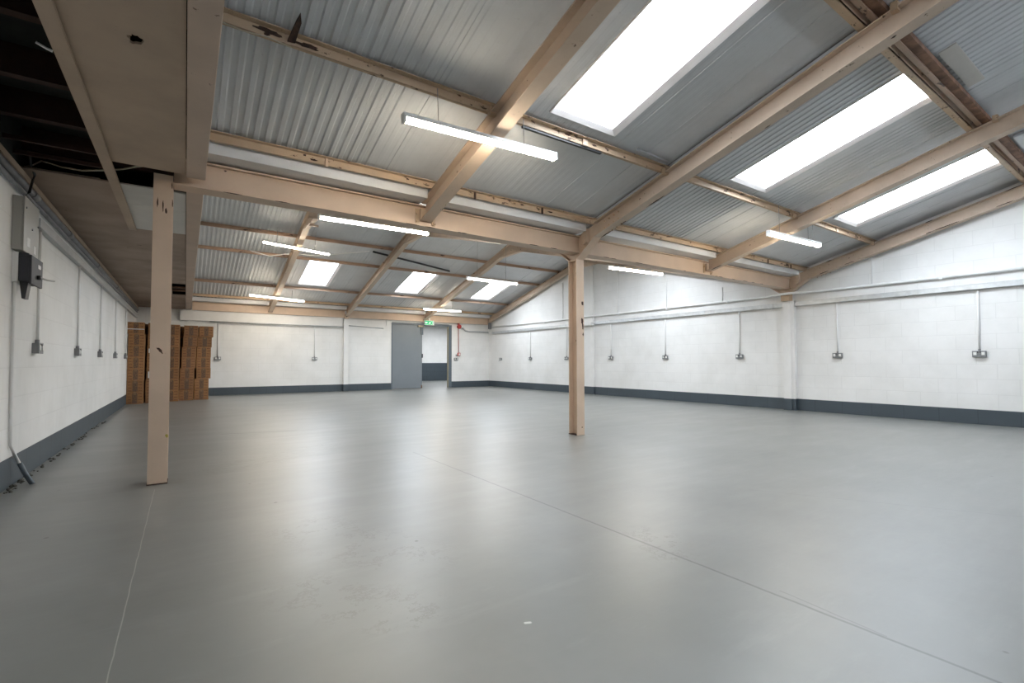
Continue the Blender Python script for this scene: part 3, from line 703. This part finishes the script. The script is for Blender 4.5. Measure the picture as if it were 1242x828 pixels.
# ================================================================== BATTEN LIGHTS
LL = 1.40
def make_light():
    t = empty('ceiling_light', (0, 0, 0), 'x', 'ceiling light', 'batten lights')
    b = bevel(MB().box(-LL / 2, LL / 2, -.028, .028, .012, .045).build('body', M['white_plastic'], t), .004)
    n = 10; pr = [(.026 * math.cos(a), .012 - .034 * math.sin(a)) for a in [PI * i / n for i in range(n + 1)]]
    d = MB().extrude([(-LL / 2 + .02, p, q) for p, q in pr], (LL - .04, 0, 0)).build('diffuser', M['tube'], t)
    for s in (-1, 1): bevel(MB().box(s * LL / 2 - (.02 if s > 0 else 0), s * LL / 2 + (0 if s > 0 else .02), -.03, .03, -.024, .046).build('end_cap', M['white_plastic'], t), .004)
    return t
lights = [  # end points, where its wires go up to, label
    ((1.268, 3.2, 2.653), (2.619, 3.2, 2.705), 'glowing batten light under the near roof left of the centre column'),
    ((6.06, 3.15, 2.551), (7.51, 3.15, 2.590), 'glowing batten light under the near roof beside the right wall rafter'),
    ((1.291, 5.85, 2.622), (2.614, 5.85, 2.636), 'glowing batten light just behind the valley beam, left of the centre column'),
    ((5.75, 5.6, 2.489), (7.088, 5.6, 2.517), 'glowing batten light behind the valley beam, right of the centre column'),
    ((1.332, 11.4, 3.502), (2.687, 11.4, 3.405), 'tilted glowing batten light high under the far roof, on the left'),
    ((1.407, 14.6, 2.746), (2.756, 14.6, 2.662), 'glowing batten light low over the far wall, above the left sockets'),
    ((6.42, 14.6, 2.674), (7.824, 14.6, 2.675), 'glowing batten light above the slate door and exit sign'),
    ((5.237, 9.5, 2.827), (6.626, 9.5, 2.821), 'glowing batten light in front of the right-hand far rooflight'),
]
proto = make_light()
for k, (a, b, lab) in enumerate(lights):
    o = proto if k == 0 else copy_tree(proto)
    a = Vector(a); b = Vector(b); d = b - a
    o.location = (a + b) / 2 + Vector((0, 0, .01)); o.rotation_euler = (0, -math.atan2(d.z, d.x), 0)
    o['label'] = lab
    cand = []
    for s in (-.30, .26, -.36, .36, -.2, .2, .14):
        xx = ((a + b) / 2 + d.normalized() * s * LL).x
        if all(abs(xx - q) > .13 for q in XRAF + XRAFF) and (not cand or s * cand[0] < 0): cand.append(s)
    for s in cand[:2]:
        p = (a + b) / 2 + d.normalized() * s * LL + Vector((0, 0, .05)); c = world_of(o)
        zt = zroof(p.y) - (.095 if abs(p.y - 3.3) < .3 or abs(p.y - 14.6) < .3 or abs(p.y - 11.7) < .3 else .01)
        w = MB(); loc = p - c; loc = Matrix.Rotation(math.atan2(d.z, d.x), 3, 'Y') @ loc
        w.tube([loc, loc + Vector((0, 0, zt - p.z))], .003, 5)
        wo = w.build('suspension_wire', M['galv_dark'], o, origin=(0, 0, 0)); wo.location = (0, 0, 0)

# ================================================================== ELECTRICS
def make_socket(drop):
    """double socket facing -Y, origin at the centre of its back, conduit going up"""
    t = empty('wall_socket', (0, 0, 0), 'x', 'socket')
    bevel(MB().box(-.074, .074, -.040, 0, -.044, .044).build('back_box', M['galv_dark'], t), .003)
    fp = bevel(MB().box(-.078, .078, -.047, -.040, -.047, .047).build('face_plate', M['metal_plate'], t), .003)
    for s in (-1, 1):
        bevel(MB().box(s * .045 - .018, s * .045 + .018, -.052, -.047, .004 - .022, .004 + .022).build('outlet', M['white_plastic'], fp), .002)
        MB().box(s * .014 - .007, s * .014 + .007, -.052, -.047, .018, .036).build('switch', M['black'], fp)
    if drop:
        MB().tube([(0, -.020, .044), (0, -.020, drop)], .0115, 8).build('conduit', M['conduit'], t)
        MB().tube([(0, -.020, .044), (0, -.020, .075)], .016, 8).build('coupler', M['galv_dark'], t)
    return t
ZS = 1.055
sr = make_socket(2.02 - ZS); s0 = make_socket(0); sl = make_socket(2.085 - ZS); sb = make_socket(2.10 - ZS)
used = set()
def place(src, loc, rz, lab, grp):
    o = copy_tree(src) if src.name in used else src
    used.add(src.name); o.location = loc; o.rotation_euler = (0, 0, rz); o['label'] = lab; o['group'] = grp
g = 'sockets on the right wall'
for y, s, lab in ((1.984, sr, 'metal double socket on the right wall, nearest the camera'), (3.872, sr, 'metal double socket on the right wall, just to the near side of its white column'),
               (5.744, sr, 'metal double socket on the right wall, just beyond its white column'), (7.669, sr, 'metal double socket on the right wall, second beyond its white column'),
               (9.506, sr, 'metal double socket on the right wall, seen just right of the centre column'), (11.40, sr, 'metal double socket partly hidden behind the centre column'),
               (13.304, sr, 'metal double socket on the right wall, second from the far corner'), (15.19, s0, 'metal socket without conduit on the right wall beside the far corner')):
    place(s, (XR, y, ZS), -PI / 2, lab, g)
g = 'sockets on the left wall'
for y, lab in zip((5.78, 7.67, 9.50, 11.4, 13.2), ('metal double socket on the left wall below the switchgear, nearest the camera', 'second metal double socket along the left wall from the camera', 'third metal double socket along the left wall from the camera',
                                                'fourth metal double socket along the left wall, next to last before the boxes', 'metal double socket on the left wall beside the stacked boxes')):
    place(sl, (XL, y, ZS + .01), PI / 2, lab, g)
g = 'sockets on the far wall'
for x, lab in ((.762, 'metal double socket on the far wall beside the stacked boxes'), (3.372, 'metal double socket on the far wall left of the white column')): place(sb, (x, YB, ZS), 0, lab, g)
place(s0, (8.386, YB, ZS), 0, 'metal double socket low on the far wall right of the doorway', g)

# right wall: galvanised trunking below, conduit above
t = empty('cable_trunking', (9.8, 7, 2.02), 'galvanised cable trunking running along the right wall', 'trunking')
bevel(MB().box(XR - .06, XR - .001, YF + .2, 15.75, 2.025, 2.105).build('trunk', M['galv'], t), .004)
MB().box(XR - .064, XR - .055, YF + .2, 15.75, 2.098, 2.108).build('lid_edge', M['galv'], t)
for y in (5.05, 6.6, 9.0, 12.0): MB().box(XR - .066, XR - .001, y - .05, y + .05, 2.02, 2.110).build('joint_cover', M['galv'], t)
bevel(MB().box(9.66, 9.79, 10.12, 10.72, 2.00, 2.085).build('joint_cover', M['white_plastic'], t), .006)
t = empty('wall_conduit', (9.8, 7, 2.25), 'grey conduit running along the right wall above the trunking', 'conduit')
MB().tube([(XR - .03, YF + .2, 2.265), (XR - .03, 4.15, 2.265), (9.625, 4.50, 2.262), (9.625, 4.88, 2.262), (XR - .03, 5.2, 2.265), (XR - .03, 10.0, 2.27), (XR - .085, 10.12, 2.27), (XR - .085, 10.70, 2.27), (XR - .03, 10.82, 2.27), (XR - .03, 15.75, 2.29)], .024, 10).build('pipe', M['conduit'], t)
for y in (2.4, 6.0, 7.6, 9.2, 12.5): MB().box(XR - .058, XR - .001, y - .02, y + .02, 2.235, 2.297).build('saddle', M['conduit'], t)
g = 'conduit drops high on the right wall'
for y, zt, lab in ((3.32, 2.99, 'white conduit drop from the purlin to the pipe on the right wall'), (6.13, 2.6, 'thin white conduit on the right wall just beyond its white column'), (7.63, 3.1, 'thin white conduit on the upper right wall, midway to the far pier'),
                   (9.25, 3.7, 'thin white conduit on the upper right wall beside the pier'), (11.58, 3.45, 'thin white conduit on the upper right wall beyond the pier, left of the centre column')):
    o = MB().tube([(XR - .012, y, 2.29), (XR - .012, y, zt)], .009, 8).build('wall_conduit', M['conduit'])
    tag(o, lab, 'conduit', g)
# far wall conduits
o = MB().tube([(.55, 15.965, 2.095), (4.24, 15.965, 2.09)], .016, 8).build('wall_conduit', M['grey_duct']); tag(o, 'thin grey conduit under the white lintel on the far wall', 'conduit')
o = MB().tube([(4.41, YB - .02, 2.15), (5.6, YB - .02, 2.10)], .014, 8).build('wall_conduit', M['grey_duct']); tag(o, 'thin grey conduit between the white far column and the slate door', 'conduit')
o = MB().box(5.72, 7.02, YB - .045, YB - .002, 2.375, 2.405).box(5.70, 5.74, YB - .045, YB - .002, 2.20, 2.405).build('wall_conduit', M['white_plastic']); tag(o, 'white conduit above the closed slate door', 'conduit')
o = MB().tube([(8.655, YB - .03, 2.235), (8.70, YB - .03, 2.20), (8.80, YB - .03, 2.13), (8.95, YB - .03, 2.11), (9.55, YB - .03, 2.11), (9.80, YB - .03, 2.10)], .03, 10).build('wall_conduit', M['grey_duct']); tag(o, 'grey pipe on the far wall from the red sounder to the corner', 'conduit')

# left wall pipe runs
t = empty('wall_conduit', (-1.05, 8, 2.2), 'dark grey pipe run under the aisle ceiling along the left wall', 'conduit')
MB().tube([(XL + .035, 3.0, 2.315), (XL + .035, 15.9, 2.315)], .026, 10).build('pipe', M['galv_dark'], t)
MB().tube([(XL + .025, 3.0, 2.265), (XL + .025, 15.9, 2.265)], .017, 8).build('pipe', M['galv_dark'], t)
for y in (5.45, 6.9, 8.9, 11.2): MB().tube([(XL + .035, y - .07, 2.315), (XL + .035, y + .07, 2.315)], .034, 10).build('coupling', M['galv_dark'], t)
MB().box(XL, XL + .05, 2.9, 15.9, 2.355, 2.40).build('timber_rail', M['board'], t)
t = bevel(MB().box(XL + .001, XL + .05, 5.62, 15.7, 2.095, 2.175).build('cable_trunking', M['grey_duct']), .004); tag(t, 'grey cable trunking along the left wall from the switchgear', 'trunking')

# switchgear on the left wall
t = empty('distribution_board', (-1.05, 5.24, 1.785), 'tall grey metal electrical enclosure high on the left wall', 'electrical box')
DXF = -1.02
bevel(MB().box(XL + .001, DXF - .010, 5.035, 5.455, 1.790, 2.200).build('case', M['grey_box'], t), .004)
cv = bevel(MB().box(DXF - .010, DXF, 5.03, 5.46, 1.785, 2.205).build('cover', M['grey_box'], t), .004)
MB().box(DXF, DXF + .001, 5.12, 5.20, 1.835, 1.905).build('warning_sticker', M['paper'], cv); MB().box(DXF, DXF + .001, 5.31, 5.38, 1.81, 1.875).build('warning_sticker', M['paper'], cv)
for y, z in ((5.25, 1.99), (5.42, 2.05), (5.07, 2.12)): MB().tube([(DXF, y, z), (DXF + .006, y, z)], .008, 8).build('screw', M['galv_dark'], cv)
t = empty('isolator_switch', (-1.04, 5.25, 1.54), 'black isolator switch with a steel lever under the grey enclosure', 'switch')
DX = -0.983
MB().box(XL + .001, XL + .032, 5.07, 5.43, 1.55, 1.778).build('back_plate', M['conduit'], t)
bevel(MB().box(XL + .032, DX - .018, 5.085, 5.41, 1.56, 1.778).build('case', M['dark_box'], t), .005)
cv = bevel(MB().box(DX - .018, DX, 5.08, 5.42, 1.545, 1.765).build('cover', M['dark_box'], t), .004)
MB().tube([(DX, 5.26, 1.615), (DX + .022, 5.26, 1.615)], .018, 10).build('knob', M['black'], cv)
MB().tube([(DX + .016, 5.26, 1.615), (DX + .045, 5.31, 1.607), (DX + .085, 5.35, 1.607)], .0075, 8).build('lever', M['steel'], cv)
MB().box(DX, DX + .001, 5.27, 5.35, 1.69, 1.72).build('rating_plate', M['metal_plate'], cv)
MB().extrude([(XL + .036, 5.11, 1.56), (XL + .085, 5.11, 1.56), (XL + .070, 5.11, 1.43), (XL + .050, 5.11, 1.43)], (0, .09, 0)).build('cable_gland', M['black'], t)
# cables
o = MB().tube([(-1.04, 5.09, 2.20), (-1.012, 5.10, 2.25), (-1.008, 5.16, 2.36), (-1.0, 5.18, 2.41), (-1.0, 5.055, 2.45), (-1.0, 5.0, 2.56)], .009, 8).build('power_cable', M['black']); tag(o, 'black cable from the ceiling opening into the grey enclosure', 'cable')
o = MB().tube([(-1.056, 5.14, 2.446), (-1.007, 5.152, 2.48), (-.958, 5.14, 2.52), (-.90, 5.12, 2.505), (-.836, 5.11, 2.488), (-.702, 5.042, 2.468), (-.538, 4.921, 2.468), (-.43, 4.83, 2.472), (-.345, 4.742, 2.48), (-.20, 4.66, 2.50)], .0065, 7).build('power_cable', M['cable']); tag(o, 'cream cable sagging across the ceiling opening', 'cable')
o = MB().tube([(-1.045, 5.11, 2.445), (-.92, 5.10, 2.440), (-.77, 5.085, 2.438), (-.60, 5.08, 2.436)], .006, 6).build('power_cable', M['cable']); tag(o, 'lower cream cable lying along the edge of the brown ceiling board', 'cable')
o = MB().tube([(-.535, 3.01, 2.388), (-.555, 3.01, 2.394), (-.59, 3.0, 2.405)], .006, 6).build('cable_tie', M['white_plastic']); tag(o, 'white cable end poking out beside the ceiling batten', 'cable')
t = empty('floor_conduit', (-1.05, 5.1, 0), 'white pipe run down the left wall ending in a grey sleeve at the floor', 'pipe')
MB().tube([(XL + .016, 5.09, 1.545), (XL + .016, 5.085, 1.3), (XL + .014, 5.09, 1.0), (XL + .014, 5.11, .5), (XL + .014, 5.115, .32), (XL + .024, 5.19, .23), (XL + .05, 5.21, .15)], .0115, 8).build('pipe', M['conduit'], t)
MB().tube([(XL + .048, 5.21, .165), (XL + .08, 5.20, .09), (XL + .125, 5.19, .0)], .017, 9).build('sleeve', M['slate_dark'], t)

# fire alarm
t = empty('fire_alarm_sounder', (8.487, YB, 2.25), 'red fire alarm sounder with a red cable down the far wall', 'alarm')
MB().tube([(8.487, YB, 2.27), (8.487, YB - .05, 2.27)], .055, 14).build('back_box', M['red'], t)
MB().tube([(8.487, YB - .05, 2.27), (8.487, YB - .10, 2.27), (8.487, YB - .13, 2.27)], .078, 14).build('horn', M['red'], t)
bevel(MB().box(8.46, 8.53, YB - .05, YB, 2.35, 2.44).build('junction_box', M['red'], t), .004)
MB().tube([(8.49, YB - .02, 2.20), (8.50, YB - .02, 1.30)], .013, 7).build('cable', M['red_dull'], t)
MB().tube([(8.57, YB - .06, 2.27), (8.62, YB - .06, 2.25)], .04, 10).build('side_plug', M['white_plastic'], t)
t = empty('fire_call_point', (8.51, YB, 1.22), 'red and white fire call point right of the doorway', 'alarm')
bevel(MB().box(8.455, 8.565, YB - .055, YB, 1.175, 1.295).build('case', M['red'], t), .012)
bevel(MB().box(8.475, 8.545, YB - .060, YB - .054, 1.20, 1.27).build('glass', M['paper'], t), .004)
o = bevel(MB().box(8.385, 8.445, YB - .03, YB, 1.17, 1.23).build('key_switch', M['galv_dark']), .004); tag(o, 'small grey key switch beside the fire call point', 'switch')

# exit sign on a bracket above the doorway
t = empty('exit_sign', (7.22, 15.86, 2.29), 'lit green running-man exit sign above the doorway', 'sign')
X0, X1, ZA, ZB_ = 7.03, 7.40, 2.268, 2.435; YS = 15.84
bevel(MB().box(X0, X1, YS, YS + .03, ZA, ZB_).build('case', M['white_plastic'], t), .004)
gf = MB().box(X0 + .008, X1 - .045, YS - .002, YS, ZA + .012, ZB_ - .012).build('green_face', M['exit_green'], t)
MB().extrude([(X1 - .045, YS - .002, ZA + .012), (X1 - .006, YS - .002, (ZA + ZB_) / 2), (X1 - .045, YS - .002, ZB_ - .012)], (0, .002, 0)).build('white_tip', M['exit_white'], t)
def sg(pts, nm):
    MB().extrude([(X0 + a, YS - .004, ZA + b * .88) for a, b in pts], (0, .002, 0)).build(nm, M['exit_white'], gf)
sg([(.02, .095), (.06, .14), (.06, .11), (.105, .11), (.105, .08), (.06, .08), (.06, .05)], 'arrow')
sg([(.25, .03), (.305, .03), (.305, .16), (.25, .16), (.25, .15), (.295, .15), (.295, .04), (.25, .04)], 'door_mark')
sg([(.20, .13), (.215, .145), (.23, .13), (.215, .115)], 'running_man')
sg([(.17, .115), (.20, .118), (.228, .095), (.245, .10), (.25, .09), (.225, .082), (.21, .092), (.205, .07), (.225, .045), (.215, .03), (.19, .065), (.175, .055), (.145, .055), (.145, .067), (.17, .07), (.19, .10), (.17, .10)], 'running_man')
MB().box(7.20, 7.24, YS + .004, YS + .048, ZB_ - .02, ZB_ + .09).build('bracket', M['white_plastic'], t)

# ================================================================== DOORS
d = bevel(MB().box(5.93, 7.04, YB + .015, YB + .06, .012, 2.255).build('door_1', M['slate']), .003); struct(d, 'closed slate grey door leaf')
MB().box(7.025, 7.06, YB - .012, YB + .03, 1.10, 1.24).build('lock', M['black'], d)
MB().box(6.98, 7.065, YB - .02, YB + .02, 1.93, 2.23).build('hold_open_catch', M['slate_dark'], d)
bevel(MB().box(6.86, 7.07, YB - .05, YB + .0, 2.20, 2.26).build('door_closer', simple('brass_closer', (.45, .38, .26), .4, .3), d), .004)
MB().box(7.00, 7.045, YB + .002, YB + .02, .012, .12).build('worn_edge', M['timber'], d)
MB().box(5.93, 7.04, YB + .01, YB + .016, .012, .02).build('threshold_gap', M['rust'], d)
fr = MB().box(DX0, 5.927, YB - .01, YB + .12, 0, 2.32).box(8.10, DX1, YB - .01, YB + .12, 0, 2.32).box(5.927, 8.10, YB - .01, YB + .12, 2.258, 2.34)
struct(fr.build('door_frame', M['slate_dark'], origin=(0, 0, 0)), 'slate painted frame of the double doorway')
struct(MB().box(8.07, 8.10, YB + .02, YB + .09, 0, 2.256).build('trim_4', M['stop'], origin=(0, 0, 0)), 'olive edge of the open side of the doorway')
struct(MB().box(5.85, DX0, YB - .006, YB, BZ, 2.36).build('trim_5', M['white'], origin=(0, 0, 0)))

# ================================================================== BOXES
BH = 0.2655
def make_box(m, w, d):
    t = empty('cardboard_box', (0, 0, 0), 'x', 'box', 'stacked cardboard boxes')
    bevel(MB().box(-w / 2, w / 2, 0, d, .001, BH - .001).build('carton', M[m], t), .004)
    MB().box(-.025, .025, -.0012, d * .5, BH - .0022, BH - .0008).box(-.025, .025, -.0012, 0, BH - .06, BH - .0008).build('tape', simple('tan_tape_' + m, (.22, .125, .06), .35), t)
    return t
pa, pb = make_box('card', .305, .40), make_box('card2', .295, .40)
ordn = ['bottom', 'second from floor', 'third from floor', 'fourth (middle)', 'fifth from floor', 'sixth from floor', 'topmost']
stacks = [ # x centre, y front, proto, offsets up the stack, where
    (-.935, 13.80, pa, (0, 0, .004, .008, .010, .012, -.004), 'in the stack against the left wall'),
    (-.600, 13.90, pb, (0, -.005, .012, .01, .012, .02, .026), 'in the second stack from the left wall'),
    (-.275, 14.22, pa, (0, 0, -.004, 0, .004, .002, .002), 'in the middle stack, just right of the left column'),
    (.030, 14.36, pb, (0, .005, .012, .035, .04, .065, .078), 'in the leaning stack, second from the bare far wall'),
    (.345, 14.46, pa, (0, .002, .04, .035, .04, .055, .085), 'in the last stack beside the far wall socket')]
back = [(-.77, 14.34, pb, (0,) * 7, 'of the added back row behind the left wall stack'), (-.43, 14.66, pa, (0,) * 7, 'of the added back row hidden behind the left column'),  # back row added so the gaps between the front stacks look dark
    (-.12, 14.80, pb, (0,) * 7, 'of the added back row, left of the leaning stack'), (.20, 14.90, pa, (0, .01, .03, .03, .03, .05, .06), 'of the added back row, right of the leaning stack')]
used_b = set()
for x, y, p, offs, where in stacks + back:
    for k in range(7):
        o = p if p.name not in used_b else copy_tree(p)
        used_b.add(p.name)
        o.location = (x + offs[k], y + random.uniform(-.012, .012), k * BH); o.rotation_euler = (0, 0, random.uniform(-.02, .02))
        o['label'] = '%s brown cardboard box %s' % (ordn[k], where)
        if where.startswith('in the second') and k in (2, 4):
            z0 = .05 if k == 2 else .10
            MB().box(-.12, -.02, -.0022, -.001, z0, .20).build('white_label', M['paper'], o, origin=(0, 0, 0)).location = (0, 0, 0)
        if where.startswith('in the stack against') and k == 6:
            MB().box(-.153, .153, -.0022, -.001, .10, .115).build('white_strap', M['paper'], o, origin=(0, 0, 0)).location = (0, 0, 0)

# dusty bits along the foot of the left wall
mb = MB(); r = random.Random(11)
for q in range(70):
    y = 4.9 + r.random() ** 1.5 * 5; mb.sphere((XL + .012 + r.random() * .05, y, r.uniform(.003, .008)), r.uniform(.006, .016), 6, 0, .7)
o = mb.build('debris', M['rubble']); tag(o, 'dusty debris along the foot of the left wall', 'debris', None, 'stuff')

# ================================================================== LIGHT
w = bpy.data.worlds.new('sky'); bpy.context.scene.world = w; w.use_nodes = True
bg = w.node_tree.nodes['Background']; bg.inputs[0].default_value = (0.91, 0.955, 1.0, 1); bg.inputs[1].default_value = 15
sc = bpy.context.scene
sc.view_settings.view_transform = 'Standard'; sc.view_settings.look = 'None'; sc.view_settings.gamma = 1
sc.view_settings.use_curve_mapping = False; sc.view_settings.exposure = 0.78
sc.cycles.use_denoising = True; sc.cycles.denoiser = 'OPENIMAGEDENOISE'
sc.cycles.max_bounces = 14; sc.cycles.diffuse_bounces = 8; sc.cycles.transparent_max_bounces = 8
sc.cycles.sample_clamp_indirect = 8; sc.cycles.caustics_reflective = False; sc.cycles.caustics_refractive = False
